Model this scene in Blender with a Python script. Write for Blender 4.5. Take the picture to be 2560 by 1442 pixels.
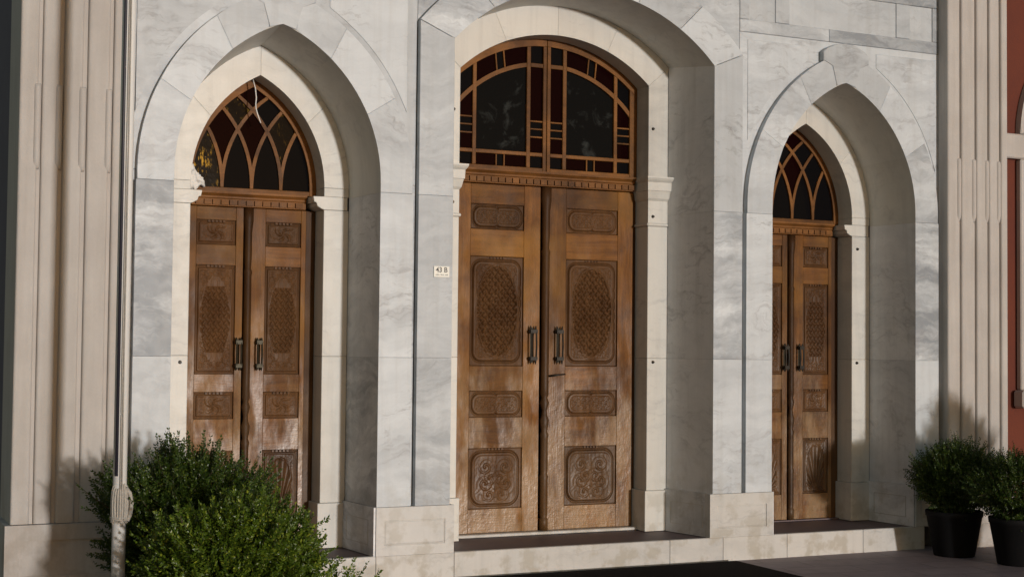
import bpy, bmesh, math, random
import numpy as np
from mathutils import Vector, Matrix
random.seed(7); rng = np.random.default_rng(7)
PI = math.pi
S = bpy.context.scene
for o in list(bpy.data.objects): bpy.data.objects.remove(o)
C = S.collection

# ------------------------------------------------------------------ camera
cam_d = bpy.data.cameras.new('camera'); cam = bpy.data.objects.new('camera', cam_d); C.objects.link(cam)
cam_d.sensor_width = 36.0; cam_d.lens = 3708.9 / 2560 * 36.0
cam_d.clip_start = .05; cam_d.clip_end = 3000
yaw, pitch, roll = .442957, .0378456, -.0100159
fw = Vector((math.sin(yaw)*math.cos(pitch), math.cos(yaw)*math.cos(pitch), math.sin(pitch)))
rt = Vector((math.cos(yaw), -math.sin(yaw), 0)); up = rt.cross(fw)
r2 = math.cos(roll)*rt - math.sin(roll)*up; u2 = math.cos(roll)*up + math.sin(roll)*rt
M = Matrix((r2, u2, -fw)).transposed().to_4x4(); M.translation = Vector((-5.38194, -9.98108, 1.7))
cam.matrix_world = M
S.camera = cam

# ------------------------------------------------------------------ light
SUN_EL, SUN_AZ = 3.0, 10.0          # degrees; azimuth measured from straight in front of the wall towards the right
W = bpy.data.worlds.new('World'); S.world = W; W.use_nodes = True
nt = W.node_tree; nt.nodes.clear()
sky = nt.nodes.new('ShaderNodeTexSky'); sky.sky_type = 'NISHITA'; sky.sun_disc = False
sky.sun_elevation = math.radians(SUN_EL); sky.sun_rotation = math.radians(180 - SUN_AZ)
bgn = nt.nodes.new('ShaderNodeBackground'); bgn.inputs['Strength'].default_value = .15
out = nt.nodes.new('ShaderNodeOutputWorld')
nt.links.new(sky.outputs[0], bgn.inputs[0]); nt.links.new(bgn.outputs[0], out.inputs[0])
ld = bpy.data.lights.new('sun', 'SUN'); ld.energy = 2.0; ld.angle = math.radians(2.6); ld.color = (1, .975, .94)
sun = bpy.data.objects.new('sun', ld); C.objects.link(sun)
el, az = math.radians(SUN_EL), math.radians(SUN_AZ)
to_sun = Vector((math.sin(az)*math.cos(el), -math.cos(az)*math.cos(el), math.sin(el)))
sun.rotation_euler = to_sun.to_track_quat('Z', 'Y').to_euler(); sun.location = to_sun*30
S.view_settings.view_transform = 'Standard'; S.view_settings.look = 'None'
S.view_settings.gamma = 1; S.view_settings.use_curve_mapping = False; S.view_settings.exposure = -0.05

# ------------------------------------------------------------------ materials
def newmat(name):
    m = bpy.data.materials.new(name); m.use_nodes = True
    n = m.node_tree; n.nodes.clear()
    return m, n
class NB:
    def __init__(s, nt): s.t = nt
    def n(s, typ, ins=None, **kw):
        x = s.t.nodes.new(typ)
        for k, v in kw.items(): setattr(x, k, v)
        for k, v in (ins or {}).items():
            if isinstance(v, bpy.types.NodeSocket): s.t.links.new(v, x.inputs[k])
            else: x.inputs[k].default_value = v
        return x
    def math(s, op, a, b=None, c=None):
        d = {0: a}
        if b is not None: d[1] = b
        if c is not None: d[2] = c
        return s.n('ShaderNodeMath', d, operation=op).outputs[0]
    def vmath(s, op, a, b=None):
        d = {0: a}
        if b is not None: d[1] = b
        return s.n('ShaderNodeVectorMath', d, operation=op).outputs[0]
    def noise(s, vec, scale, detail=4, rough=.55, dist=0):
        return s.n('ShaderNodeTexNoise', {'Vector': vec, 'Scale': scale, 'Detail': detail, 'Roughness': rough, 'Distortion': dist}).outputs[0]
    def ramp(s, f, stops):
        r = s.n('ShaderNodeValToRGB', {0: f}); cr = r.color_ramp
        while len(cr.elements) < len(stops): cr.elements.new(.5)
        for e, (p, c) in zip(cr.elements, stops):
            e.position = p; e.color = (c, c, c, 1) if isinstance(c, (int, float)) else (*c, 1)
        return r.outputs[0]
    def mix(s, f, a, b, mode='MIX'):
        x = s.t.nodes.new('ShaderNodeMix'); x.data_type = 'RGBA'; x.blend_type = mode
        for i, v in ((0, f), (6, a), (7, b)):
            if isinstance(v, bpy.types.NodeSocket): s.t.links.new(v, x.inputs[i])
            else: x.inputs[i].default_value = v if i == 0 else (*v, 1) if len(v) == 3 else v
        return x.outputs[2]
    def pos(s, per_object=True, seed=(37., 13., 71.)):
        g = s.n('ShaderNodeNewGeometry').outputs['Position']
        if not per_object: return g
        r = s.n('ShaderNodeObjectInfo').outputs['Random']
        off = s.n('ShaderNodeCombineXYZ', {0: s.math('MULTIPLY', r, seed[0]), 1: s.math('MULTIPLY', r, seed[1]), 2: s.math('MULTIPLY', r, seed[2])}).outputs[0]
        return s.vmath('ADD', g, off)
    def rand(s): return s.n('ShaderNodeObjectInfo').outputs['Random']
    def mapping(s, v, rot=(0,0,0), sc=(1,1,1)):
        return s.n('ShaderNodeMapping', {'Vector': v, 'Rotation': rot, 'Scale': sc}).outputs[0]
    def bump(s, h, st, dist=.01):
        return s.n('ShaderNodeBump', {'Height': h, 'Strength': st, 'Distance': dist}).outputs[0]
    def finish(s, col, rough, bump=None, spec=.5, **kw):
        d = {'Base Color': col if isinstance(col, bpy.types.NodeSocket) else (*col, 1), 'Roughness': rough, 'Specular IOR Level': spec}
        d.update(kw)
        if bump is not None: d['Normal'] = bump
        b = s.n('ShaderNodeBsdfPrincipled', d)
        s.n('ShaderNodeOutputMaterial', {0: b.outputs[0]})
        return b

def mat_marble(name, light=(.625,.66,.69), grey=(.27,.295,.325), warm=(.62,.57,.49), amount=.80, warmth=.0, vein=.7, dark=.98, var=.30):
    m, t = newmat(name); b = NB(t); p = b.pos()
    r = b.rand()
    big = b.noise(p, .9, 3, .5)
    warp = b.n('ShaderNodeTexNoise', {'Vector': p, 'Scale': 1.3, 'Detail': 5.0, 'Roughness': .6}).outputs[1]
    sc = b.n('ShaderNodeVectorMath', {0: b.vmath('SUBTRACT', warp, (.5,.5,.5)), 'Scale': .5}, operation='SCALE').outputs[0]
    wp = b.vmath('ADD', p, sc)
    # long diagonal veins, angle changed block by block
    ang = b.n('ShaderNodeCombineXYZ', {1: b.math('MULTIPLY_ADD', r, 2.2, -.2)}).outputs[0]
    mp = b.n('ShaderNodeMapping', {'Vector': wp, 'Rotation': ang, 'Scale': (.55, 1.2, 2.6)}).outputs[0]
    v1 = b.noise(mp, 1.2, 4, .5)
    veins = b.ramp(b.math('ABSOLUTE', b.math('SUBTRACT', v1, .5)), [(0, .8), (.006, .4), (.03, 0.)])
    mask = b.ramp(b.noise(p, 1.7, 2, .5), [(.42, 0.), (.62, 1.)])
    veins = b.math('MULTIPLY', veins, mask)
    cloud = b.ramp(b.math('ADD', b.math('MULTIPLY', b.noise(mp, 1.3, 7, .66, .3), .7), b.math('MULTIPLY', b.noise(b.mapping(wp, (0,.9,0), (2.5,2.5,9)), 1, 6, .7), .3)), [(.40, 0.), (.62, 1.)])
    # some blocks are much more clouded than others
    per = b.ramp(b.math('FRACT', b.math('MULTIPLY', r, 7.31)), [(0, .15), (.6, .5), (1, 1.25)])
    cloud = b.math('MULTIPLY', b.math('MULTIPLY', cloud, per), 1.0)
    col = b.mix(b.math('MULTIPLY', cloud, amount*1.5), light, grey)
    col = b.mix(b.math('MULTIPLY', veins, vein), col, (.27,.27,.285))
    spk = b.ramp(b.noise(b.mapping(wp, (0,.8,0), (9,9,30)), 1.0, 5, .7), [(.54, 0.), (.68, 1.)])
    col = b.mix(b.math('MULTIPLY', b.math('MULTIPLY', spk, mask), vein*.75), col, (.25,.25,.255))
    col = b.mix(b.math('MULTIPLY', b.ramp(big, [(.35, 0.), (.7, 1.)]), warmth), col, warm)
    # yellowish damp stains low down on the blocks near the ground
    gp = b.n('ShaderNodeNewGeometry').outputs['Position']; z = b.n('ShaderNodeSeparateXYZ', {0: gp}).outputs[2]
    low = b.ramp(z, [(.0, 1.), (.9, 0.)])
    st = b.ramp(b.noise(gp, 5.5, 5, .6), [(.50, 0.), (.60, 1.)])
    col = b.mix(b.math('MULTIPLY', b.math('MULTIPLY', st, low), .5), col, (.34,.29,.20))
    rs = b.ramp(b.noise(b.mapping(gp, (0,0,0), (11,11,.7)), 1, 5, .62), [(.48, 0.), (.70, 1.)])
    col = b.mix(b.math('MULTIPLY', rs, .22), col, (.36,.35,.325))
    fine = b.noise(gp, 60, 3, .6)
    tone = b.math('MULTIPLY_ADD', b.math('FRACT', b.math('MULTIPLY', r, 3.77)), var, (1 - var*.6)*dark)
    tone = b.math('ADD', tone, b.math('MULTIPLY_ADD', fine, .07, -.035))
    col = b.n('ShaderNodeVectorMath', {0: col, 'Scale': tone}, operation='SCALE').outputs[0]
    rough = b.math('MULTIPLY_ADD', b.noise(gp, 9, 4), .25, .32)
    b.finish(col, rough, b.bump(b.math('MULTIPLY_ADD', b.noise(gp, 14, 5, .65), .7, b.math('MULTIPLY', fine, .25)), .22, .004), spec=.4)
    return m
M_MARB = mat_marble('white_marble')
M_MARBW = mat_marble('cream_marble', light=(.695,.68,.63), grey=(.46,.455,.43), amount=.45, warmth=.18, vein=.35, var=.10)
M_MARBG = mat_marble('grey_marble', light=(.80,.80,.805), grey=(.37,.385,.41), amount=.9, warmth=.0, vein=.55, var=.2)
M_PLINTH = mat_marble('plinth_marble', light=(.63,.615,.59), grey=(.43,.425,.415), amount=.5, warmth=.3, vein=.4, var=.12)

def mat_lime():
    m, t = newmat('beige_limestone'); b = NB(t); p = b.pos(False); q = b.pos(True)
    n1 = b.noise(p, 2.2, 6, .62); n2 = b.noise(b.mapping(q, (0,0,0), (14,14,.9)), 1, 5, .6)
    col = b.mix(b.ramp(n1, [(.35,0.),(.68,1.)]), (.60,.565,.535), (.50,.465,.44))
    col = b.mix(b.math('MULTIPLY', b.ramp(n2, [(.42,0.),(.72,1.)]), .4), col, (.36,.32,.28))
    z = b.n('ShaderNodeSeparateXYZ', {0: p}).outputs[2]
    st = b.math('MULTIPLY', b.ramp(b.noise(p, 4, 5, .65), [(.47,0.),(.62,1.)]), b.ramp(z, [(.1,1.),(1.0,0.)]))
    col = b.mix(b.math('MULTIPLY', st, .6), col, (.27,.21,.15))
    g = b.noise(p, 90, 3, .7)
    col = b.mix(.25, col, b.mix(g, (.30,.27,.24), (.58,.52,.46)))
    b.finish(col, .72, b.bump(b.math('ADD', b.noise(p, 22, 6, .7), b.math('MULTIPLY', g, .4)), .35, .006), spec=.25)
    return m
M_LIME = mat_lime()

def mat_wood(name, horiz=False, base=((.180,.071,.0115), (.080,.029,.005)), sheen=1.0, seed=31., gold=.6, gloss=1.0):
    m, t = newmat(name); b = NB(t); p = b.pos(True, (seed, 7., 19.)); gp = b.pos(False)
    sc = (1.3, 9, 26) if horiz else (26, 9, 1.3)
    w = b.n('ShaderNodeTexNoise', {'Vector': p, 'Scale': 1.6, 'Detail': 3.0}).outputs[1]
    wp = b.vmath('ADD', p, b.n('ShaderNodeVectorMath', {0: w, 'Scale': .12}, operation='SCALE').outputs[0])
    g1 = b.noise(b.mapping(wp, (0,0,0), sc), 1, 6, .65)
    g2 = b.noise(b.mapping(wp, (0,0,0), tuple(s*4 for s in sc)), 1, 3, .6)
    col = b.mix(b.ramp(g1, [(.3,0.),(.7,1.)]), base[0], base[1])
    blot = b.noise(gp, 3.2, 5, .6)
    col = b.mix(b.math('MULTIPLY', b.ramp(blot, [(.46,0.),(.64,1.)]), .7), col, (.05,.02,.006))
    col = b.mix(b.math('MULTIPLY', b.ramp(b.noise(gp, 2.1, 4, .5), [(.46,0.),(.70,1.)]), gold), col, (.25,.115,.018))
    tone = b.math('MULTIPLY_ADD', b.rand(), .55, .80)
    col = b.n('ShaderNodeVectorMath', {0: col, 'Scale': tone}, operation='SCALE').outputs[0]
    # glossy sheen painted into the colour as pale tan low on the leaves
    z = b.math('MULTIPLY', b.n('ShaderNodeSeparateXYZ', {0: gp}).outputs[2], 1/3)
    sheen_noise = b.noise(b.mapping(gp, (0,0,0), (5,5,1.6)), 1, 6, .66)
    sheen_mask = b.math('MULTIPLY', b.ramp(b.math('ADD', sheen_noise, b.ramp(z, [(.08,.13),(.5,0.0)])), [(.50,0.),(.66,1.)]), b.ramp(z, [(.06,1.),(.42,.75),(.66,0.)]))
    col = b.mix(b.math('MULTIPLY', sheen_mask, .75*sheen), col, (.31,.19,.09))
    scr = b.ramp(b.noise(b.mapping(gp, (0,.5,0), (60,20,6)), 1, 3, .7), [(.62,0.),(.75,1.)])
    col = b.mix(b.math('MULTIPLY', b.math('MULTIPLY', scr, sheen_mask), .5*sheen), col, (.55,.45,.35))
    gl = b.math('MULTIPLY', b.ramp(b.math('ADD', b.noise(b.mapping(gp, (0,0,0), (6,6,2)), 1, 4, .6), b.ramp(z, [(.07,.12),(.5,.0)])), [(.44,0.),(.62,1.)]), b.ramp(z, [(.07,1.),(.42,.7),(.72,.15),(1.,.05)]))
    gl = b.math('MULTIPLY', gl, gloss)
    rough = b.math('MULTIPLY_ADD', gl, -.22, b.math('MULTIPLY_ADD', b.noise(gp, 7, 4), .2, .42))
    spec = b.math('MULTIPLY_ADD', gl, .62, .16)
    hgt = b.math('MULTIPLY_ADD', g2, .5, b.math('MULTIPLY', b.noise(gp, 16, 4, .6), b.math('MULTIPLY_ADD', gl, .7, .8)))
    b.finish(col, rough, b.bump(hgt, .38, .006), spec=spec)
    return m
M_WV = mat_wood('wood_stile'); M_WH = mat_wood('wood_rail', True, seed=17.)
M_WC = mat_wood('wood_carving', False, ((.120,.056,.020), (.072,.033,.012)), .2, 11., 0., .5)
M_WD = mat_wood('wood_dark', False, ((.060,.027,.010), (.036,.016,.006)), .2, 5., .15, .3)
M_WF = mat_wood('wood_window', True, ((.20,.085,.022), (.145,.058,.014)), .0, 23., .1, .2)

def simple(name, col, rough, metal=0, spec=.5, bs=0, bscale=40, var=None):
    m, t = newmat(name); b = NB(t); p = b.pos(False)
    c = col
    if var: c = b.mix(b.noise(p, bscale*.4, 5, .6), col, var)
    b.finish(c, rough, b.bump(b.noise(p, bscale, 5, .6), bs, .005) if bs else None, spec, Metallic=metal)
    return m
M_IRON = simple('black_iron', (.012,.011,.010), .45, .3, .3, var=(.035,.028,.02))
M_BRASS = simple('dull_brass', (.05,.042,.026), .45, .5, .3, var=(.02,.017,.01))
M_POT = simple('black_plastic', (.010,.010,.011), .7, spec=.15, bs=.1)
M_SOIL = simple('soil', (.03,.02,.014), .95, bs=.8, bscale=60, var=(.06,.045,.03))
M_MAT = simple('carpet', (.011,.009,.009), .98, spec=.05, bs=.9, bscale=220, var=(.02,.016,.015))
M_POLE = simple('white_paint', (.84,.83,.81), .22, var=(.78,.77,.75), bscale=12, bs=.05)
M_ROPE = simple('grey_rope', (.55,.52,.47), .85, bs=.6, bscale=150, var=(.30,.27,.23))
M_STRIP = simple('dark_strip_mat', (.03,.028,.04), .45)
M_PLATE = simple('enamel_white', (.78,.79,.74), .25)
M_INK = simple('black_ink', (.02,.02,.018), .4)
M_RAG = simple('white_cloth', (.82,.81,.78), .8, bs=.3, bscale=30, var=(.72,.71,.69))
M_BARK = simple('twig_bark', (.10,.065,.035), .9, bs=.5, var=(.06,.04,.022))
M_SIDE = simple('dark_plaster', (.13,.12,.16), .85, bs=.3, bscale=8, var=(.09,.08,.115))

def mat_glass(name, col, smudge=.0, glint=0.):
    m, t = newmat(name); b = NB(t); p = b.pos(False); c = col
    if smudge:
        s = b.ramp(b.noise(p, 5.5, 6, .65, .6), [(.56,0.),(.78,1.)])
        c = b.mix(b.math('MULTIPLY', s, smudge), col, (.20,.22,.21))
    if glint:
        s = b.ramp(b.noise(b.mapping(p, (0,0,0), (70,70,22)), 1, 3, .6), [(.54,0.),(.64,1.)])
        s2 = b.ramp(b.noise(p, 6, 2, .5), [(.42,0.),(.58,1.)])
        c = b.mix(b.math('MULTIPLY', b.math('MULTIPLY', s, s2), glint), col, (.75,.42,.05))  # gold streaks are glints painted into the pane colour
    b.finish(c, .06 if not glint else .12, b.bump(b.noise(p, 20 if glint else 3, 3), .05 if glint else .06, .01), spec=.015)
    return m
M_GBLK = mat_glass('dark_glass', (.006,.0055,.006)); M_GRED = mat_glass('red_glass', (.008,.0017,.0018))
M_GBIG = mat_glass('smudged_glass', (.007,.007,.007), .22); M_GAMB = mat_glass('amber_glint_glass', (.012,.008,.004), glint=.8)
M_GAM2 = mat_glass('amber_glint_glass_faint', (.012,.008,.005), glint=.22)

def mat_red():
    m, t = newmat('red_plaster'); b = NB(t); p = b.pos(False)
    col = b.mix(b.ramp(b.noise(p, 1.3, 5, .6), [(.35,0.),(.68,1.)]), (.155,.040,.022), (.115,.032,.022))
    b.finish(col, .8, b.bump(b.noise(p, 40, 5, .65), .3, .004), .25)
    return m
M_RED = mat_red()

def mat_paving():
    m, t = newmat('grey_paving'); b = NB(t); p = b.pos(False)
    br = b.n('ShaderNodeTexBrick', {'Vector': b.mapping(p, (0,0,.12), (1,1,1)), 'Scale': 1.0, 'Color1': (.30,.245,.25,1), 'Color2': (.25,.20,.21,1), 'Mortar': (.09,.075,.075,1),
             'Mortar Size': .006, 'Brick Width': .6, 'Row Height': .3, 'Mortar Smooth': .3})
    n = b.noise(p, 6, 7, .7); col = b.mix(.5, br.outputs[0], b.mix(b.ramp(n, [(.3,0.),(.7,1.)]), (.32,.26,.27), (.17,.14,.15)))
    h = b.math('MULTIPLY_ADD', n, .4, b.math('SUBTRACT', b.math('MULTIPLY', b.noise(p, 90, 3), .3), br.outputs[1]))
    b.finish(col, .62, b.bump(h, .45, .006), .3)
    return m
M_PAVE = mat_paving()
M_FLOOR = simple('dark_granite_floor', (.17,.125,.13), .6, bs=.15, bscale=30, var=(.11,.08,.085))

def mat_leaf(name, c1, c2, tip):
    m, t = newmat(name); b = NB(t)
    r = b.n('ShaderNodeNewGeometry').outputs['Random Per Island']; p = b.pos(False)
    col = b.mix(r, c1, c2)
    col = b.mix(b.math('MULTIPLY', b.ramp(r, [(.86,0.),(.97,1.)]), .8), col, tip)
    bs = b.n('ShaderNodeBsdfPrincipled', {'Base Color': col, 'Roughness': .38, 'Specular IOR Level': .5})
    tr = b.n('ShaderNodeBsdfTranslucent', {0: col})
    mx = b.n('ShaderNodeMixShader', {0: .18, 1: bs.outputs[0], 2: tr.outputs[0]})
    b.n('ShaderNodeOutputMaterial', {0: mx.outputs[0]})
    return m
M_LEAF = mat_leaf('leaf_bright', (.050,.090,.008), (.105,.160,.011), (.27,.31,.03))
M_LEAFD = mat_leaf('leaf_dark', (.026,.052,.008), (.055,.092,.010), (.12,.16,.02))

# ------------------------------------------------------------------ helpers
def link(o, parent=None):
    C.objects.link(o)
    if parent is not None: o.parent = parent
    return o
def mesh_obj(name, me, mat=None, parent=None):
    if mat is not None and not me.materials: me.materials.append(mat)
    return link(bpy.data.objects.new(name, me), parent)
def from_bm(name, bm, mat, parent=None, smooth=False):
    me = bpy.data.meshes.new(name); bm.normal_update(); bm.to_mesh(me); bm.free()
    if smooth: me.shade_smooth()
    return mesh_obj(name, me, mat, parent)
def tag(o, label=None, cat=None, group=None, kind=None):
    for k, v in (('label', label), ('category', cat), ('group', group), ('kind', kind)):
        if v: o[k] = v
    return o
def empty(name, loc=(0,0,0)):
    o = bpy.data.objects.new(name, None); o.location = loc; o.empty_display_size = .2
    return link(o)
def bm_box(bm, x0, x1, y0, y1, z0, z1):
    v = [bm.verts.new(c) for c in ((x0,y0,z0),(x1,y0,z0),(x1,y1,z0),(x0,y1,z0),(x0,y0,z1),(x1,y0,z1),(x1,y1,z1),(x0,y1,z1))]
    for f in ((0,1,5,4),(1,2,6,5),(2,3,7,6),(3,0,4,7),(4,5,6,7),(3,2,1,0)): bm.faces.new([v[i] for i in f])
def box(name, x0, x1, y0, y1, z0, z1, mat, parent=None, bev=.002):
    bm = bmesh.new(); bm_box(bm, x0, x1, y0, y1, z0, z1)
    if bev: bmesh.ops.bevel(bm, geom=bm.edges[:], offset=bev, segments=1, affect='EDGES')
    return from_bm(name, bm, mat, parent)
def bm_prism(bm, pts, y0, y1):
    """closed outline in the XZ plane pushed back from y0 to y1"""
    a = sum(pts[i][0]*pts[(i+1) % len(pts)][1] - pts[(i+1) % len(pts)][0]*pts[i][1] for i in range(len(pts)))
    if a < 0: pts = pts[::-1]
    f = [bm.verts.new((x, y0, z)) for x, z in pts]; b = [bm.verts.new((x, y1, z)) for x, z in pts]
    ff = bm.faces.new(f); bm.faces.new(b[::-1]); n = len(pts)
    for i in range(n): bm.faces.new((f[i], b[i], b[(i+1) % n], f[(i+1) % n]))
    return ff
def prism(name, pts, y0, y1, mat, parent=None, bev=.003):
    bm = bmesh.new(); ff = bm_prism(bm, pts, y0, y1)
    if bev: bmesh.ops.bevel(bm, geom=list(ff.edges), offset=bev, segments=1, affect='EDGES')
    return from_bm(name, bm, mat, parent)
def ribbon_pts(line, w):
    """outline of a flat bar of width w that follows a line in the XZ plane"""
    L, R_ = [], []
    for i, (x, z) in enumerate(line):
        a = line[max(i-1, 0)]; c = line[min(i+1, len(line)-1)]
        dx, dz = c[0]-a[0], c[1]-a[1]; l = math.hypot(dx, dz) or 1
        L.append((x - dz/l*w/2, z + dx/l*w/2)); R_.append((x + dz/l*w/2, z - dx/l*w/2))
    return L + R_[::-1]
def bm_tube(bm, pts, r, seg=10, closed_ends=True):
    rings = []
    for i, p in enumerate(pts):
        p = Vector(p); a = Vector(pts[max(i-1, 0)]); c = Vector(pts[min(i+1, len(pts)-1)]); d = (c-a).normalized()
        u = d.cross(Vector((0,1,0)) if abs(d.y) < .9 else Vector((1,0,0))).normalized(); v = d.cross(u)
        rr = r[i] if isinstance(r, (list, tuple)) else r
        rings.append([bm.verts.new(p + (u*math.cos(2*PI*k/seg) + v*math.sin(2*PI*k/seg))*rr) for k in range(seg)])
    for a, c in zip(rings, rings[1:]):
        for k in range(seg): bm.faces.new((a[k], a[(k+1) % seg], c[(k+1) % seg], c[k]))
    if closed_ends: bm.faces.new(rings[0][::-1]); bm.faces.new(rings[-1])
def tube(name, pts, r, mat, parent=None, seg=10):
    bm = bmesh.new(); bm_tube(bm, pts, r, seg); bmesh.ops.recalc_face_normals(bm, faces=bm.faces)
    return from_bm(name, bm, mat, parent, True)
def bm_lathe(bm, prof, cx, cy, seg=24, flute=None):
    rings = []
    for r, z in prof:
        ring = []
        for k in range(seg):
            a = 2*PI*k/seg; rr = r
            if flute and flute[0] < z < flute[1]: rr = r*(1 - .16*(k % 2))
            ring.append(bm.verts.new((cx + rr*math.cos(a), cy + rr*math.sin(a), z)))
        rings.append(ring)
    for a, c in zip(rings, rings[1:]):
        for k in range(seg): bm.faces.new((a[k], a[(k+1) % seg], c[(k+1) % seg], c[k]))
    bm.faces.new(rings[0][::-1]); bm.faces.new(rings[-1])
def lathe(name, prof, cx, cy, mat, parent=None, seg=24, flute=None, smooth=True):
    bm = bmesh.new(); bm_lathe(bm, prof, cx, cy, seg, flute)
    o = from_bm(name, bm, mat, parent, smooth)
    return o
def dup(o, parent, dx=0, dy=0, dz=0):
    c = o.copy(); C.objects.link(c); c.parent = parent; c.location = (o.location.x+dx, o.location.y+dy, o.location.z+dz)
    return c

# curves of the arches: functions giving the right half as (x, z) from springing up to the crown, relative to the axis
def arc_pointed(hw, R, z0=2.85, n=14, t0=0., t1=1.):
    tt = math.acos((R-hw)/R)
    return [(hw-R+R*math.cos(tt*t), z0+R*math.sin(tt*t)) for t in [t0+(t1-t0)*i/n for i in range(n+1)]]
def arc_round(R, z0, xs):   # flat arch of radius R about (0, z0), right half from x=xs to the crown
    return lambda n=14, t0=0., t1=1.: [(R*math.sin(a), z0+R*math.cos(a)) for a in [math.asin(xs/R)*(1-(t0+(t1-t0)*i/n)) for i in range(n+1)]]
SX = 2.4357
ZF = .19                       # top of the platform

# ------------------------------------------------------------------ ground, step and platform
bm = bmesh.new(); n = 24; R_ = 900.
g = [bm.verts.new((-R_, -R_, 0)), bm.verts.new((R_, -R_, 0)), bm.verts.new((R_, R_, 0)), bm.verts.new((-R_, R_, 0))]; bm.faces.new(g)
tag(from_bm('ground', bm, M_PAVE), kind='structure')
step = tag(empty('entrance_step', (0,0,0)), kind='structure')
xs = [-4.16, -3.05, -1.695, -1.09, .74, 1.233, 1.85, 2.62, 3.275]
for a, c in zip(xs, xs[1:]):
    if a < -3.47: a = -3.44
    box('riser_stone', a+.001, c-.001, .0, .045, -.05, ZF, M_PLINTH, step, .004)
box('floor_slab', -3.46, -1.45, .046, .95, .0, ZF-.004, M_FLOOR, step, .0)
box('floor_slab', -1.448, 1.448, .046, .95, .0, ZF-.004, M_FLOOR, step, .0)
box('floor_slab', 1.45, 3.274, .046, .95, .0, ZF-.004, M_FLOOR, step, .0)

# ------------------------------------------------------------------ the marble front
B = tag(empty('marble_front', (0, .5, 0)), 'white marble portal wall with three arched doorways between ribbed stone pilasters', 'building')
B.location = (0,0,0)
ZJ = [.535, 1.60, 2.78]       # bed joints
YB, YW = 0.0, .055             # front of the raised bands, face of the wall behind
YR, YD = .549, .74             # front of the inner frame, plane of the doors

def ring_piece(outer, inner, ox, y0, y1, name, mat, bev=.004, sx=1):
    pts = [(ox+sx*x, z) for x, z in inner] + [(ox+sx*x, z) for x, z in reversed(outer)]
    return prism(name, pts, y0, y1, mat, B, bev)
def loft_piece(a, c, ya, yc, ox, sx, name, mat, th=.03):
    """reveal stone between the edge curve a (at ya) and c (at yc)"""
    bm = bmesh.new(); n = len(a); V = []
    for (x0, z0), (x1, z1) in zip(a, c):
        V.append([bm.verts.new((ox+sx*x0, ya, z0)), bm.verts.new((ox+sx*x1, yc, z1)), bm.verts.new((ox+sx*(x1+th), yc, z1+th*.0)), bm.verts.new((ox+sx*(x0+th), ya, z0))])
    for i in range(n-1):
        for k in range(4): bm.faces.new((V[i][k], V[i+1][k], V[i+1][(k+1) % 4], V[i][(k+1) % 4]))
    bm.faces.new(V[0]); bm.faces.new(V[-1][::-1])
    bmesh.ops.recalc_face_normals(bm, faces=bm.faces)
    return from_bm(name, bm, mat, B)

g_ = .0006
def jamb(ox, sx, hi, ho, mat=M_MARB):           # straight band stones below the springing
    for z0, z1 in zip(ZJ, ZJ[1:]):
        prism('marble_slab', [(ox+sx*hi, z0+g_), (ox+sx*ho, z0+g_), (ox+sx*ho, z1-g_), (ox+sx*hi, z1-g_)], YB, YW-.001, mat, B, .0012)
def reveals(ox, sx, hw, hwf):
    for z0, z1 in zip([ZF]+ZJ[:-1], ZJ):
        w0 = .02 if z0 < .3 else 0
        loft_piece([(hw-w0, z0+g_), (hw-w0, z1-g_)], [(hwf-w0, z0+g_), (hwf-w0, z1-g_)], YB+.004 if w0 == 0 else -.0, YR, ox, sx, 'reveal_slab', M_MARBG)

for sgn, ox in ((-1, -SX), (1, SX)):
    for sx in (-1, 1):
        jamb(ox, sx, .7396, .993)
        reveals(ox, sx, .7396, .691)
        # springing stone and voussoirs of the pointed arch
        zt = 2.85
        cut = [0, .36, .70, 1.0]
        inn = lambda t0, t1, n=8: arc_pointed(.7396, 1.148, 2.85, n, t0, t1)
        outr = lambda t0, t1, n=8: [(x, z) for x, z in arc_pointed(.985, 1.39, 2.85, n, t0, t1)]
        for i, (t0, t1) in enumerate(zip(cut, cut[1:])):
            a, c = inn(t0, t1), outr(t0, t1)
            if i == 0: a = [(.7396, 2.78+g_)] + a; c = [(.985, 2.78+g_)] + c
            if i == 2:
                ke = .115      # the last stone stops at the keystone joint
                a = [q for q in a if q[0] > .10] + [(.098, 3.886)]; c = [q for q in c if q[0] > .14] + [(.125, 4.150)]
            ring_piece(c, a, ox, YB, YW-.001, 'voussoir', M_MARB, .003, sx)
            a = inn(t0, t1); c2 = arc_pointed(.691, 1.091, 2.85, 8, t0, t1)
            if i == 0: a = [(.7396, 2.78+g_)] + a; c2 = [(.691, 2.78+g_)] + c2
            loft_piece(a, c2, YB+.004, YR, ox, sx, 'soffit_stone', M_MARBW)  # cream marble paints in the light that soffits catch from below
    # keystone with its raised head
    key = [(-.096,3.886),(0,3.923),(.096,3.886),(.135,4.055),(.235,4.09),(.235,4.165),(.19,4.20),(.10,4.238),(0,4.252),(-.10,4.238),(-.19,4.20),(-.235,4.165),(-.235,4.09),(-.135,4.055)]
    prism('keystone', [(ox+x, z) for x, z in key], YB-.006, YW-.001, M_MARB, B, .005)

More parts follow.
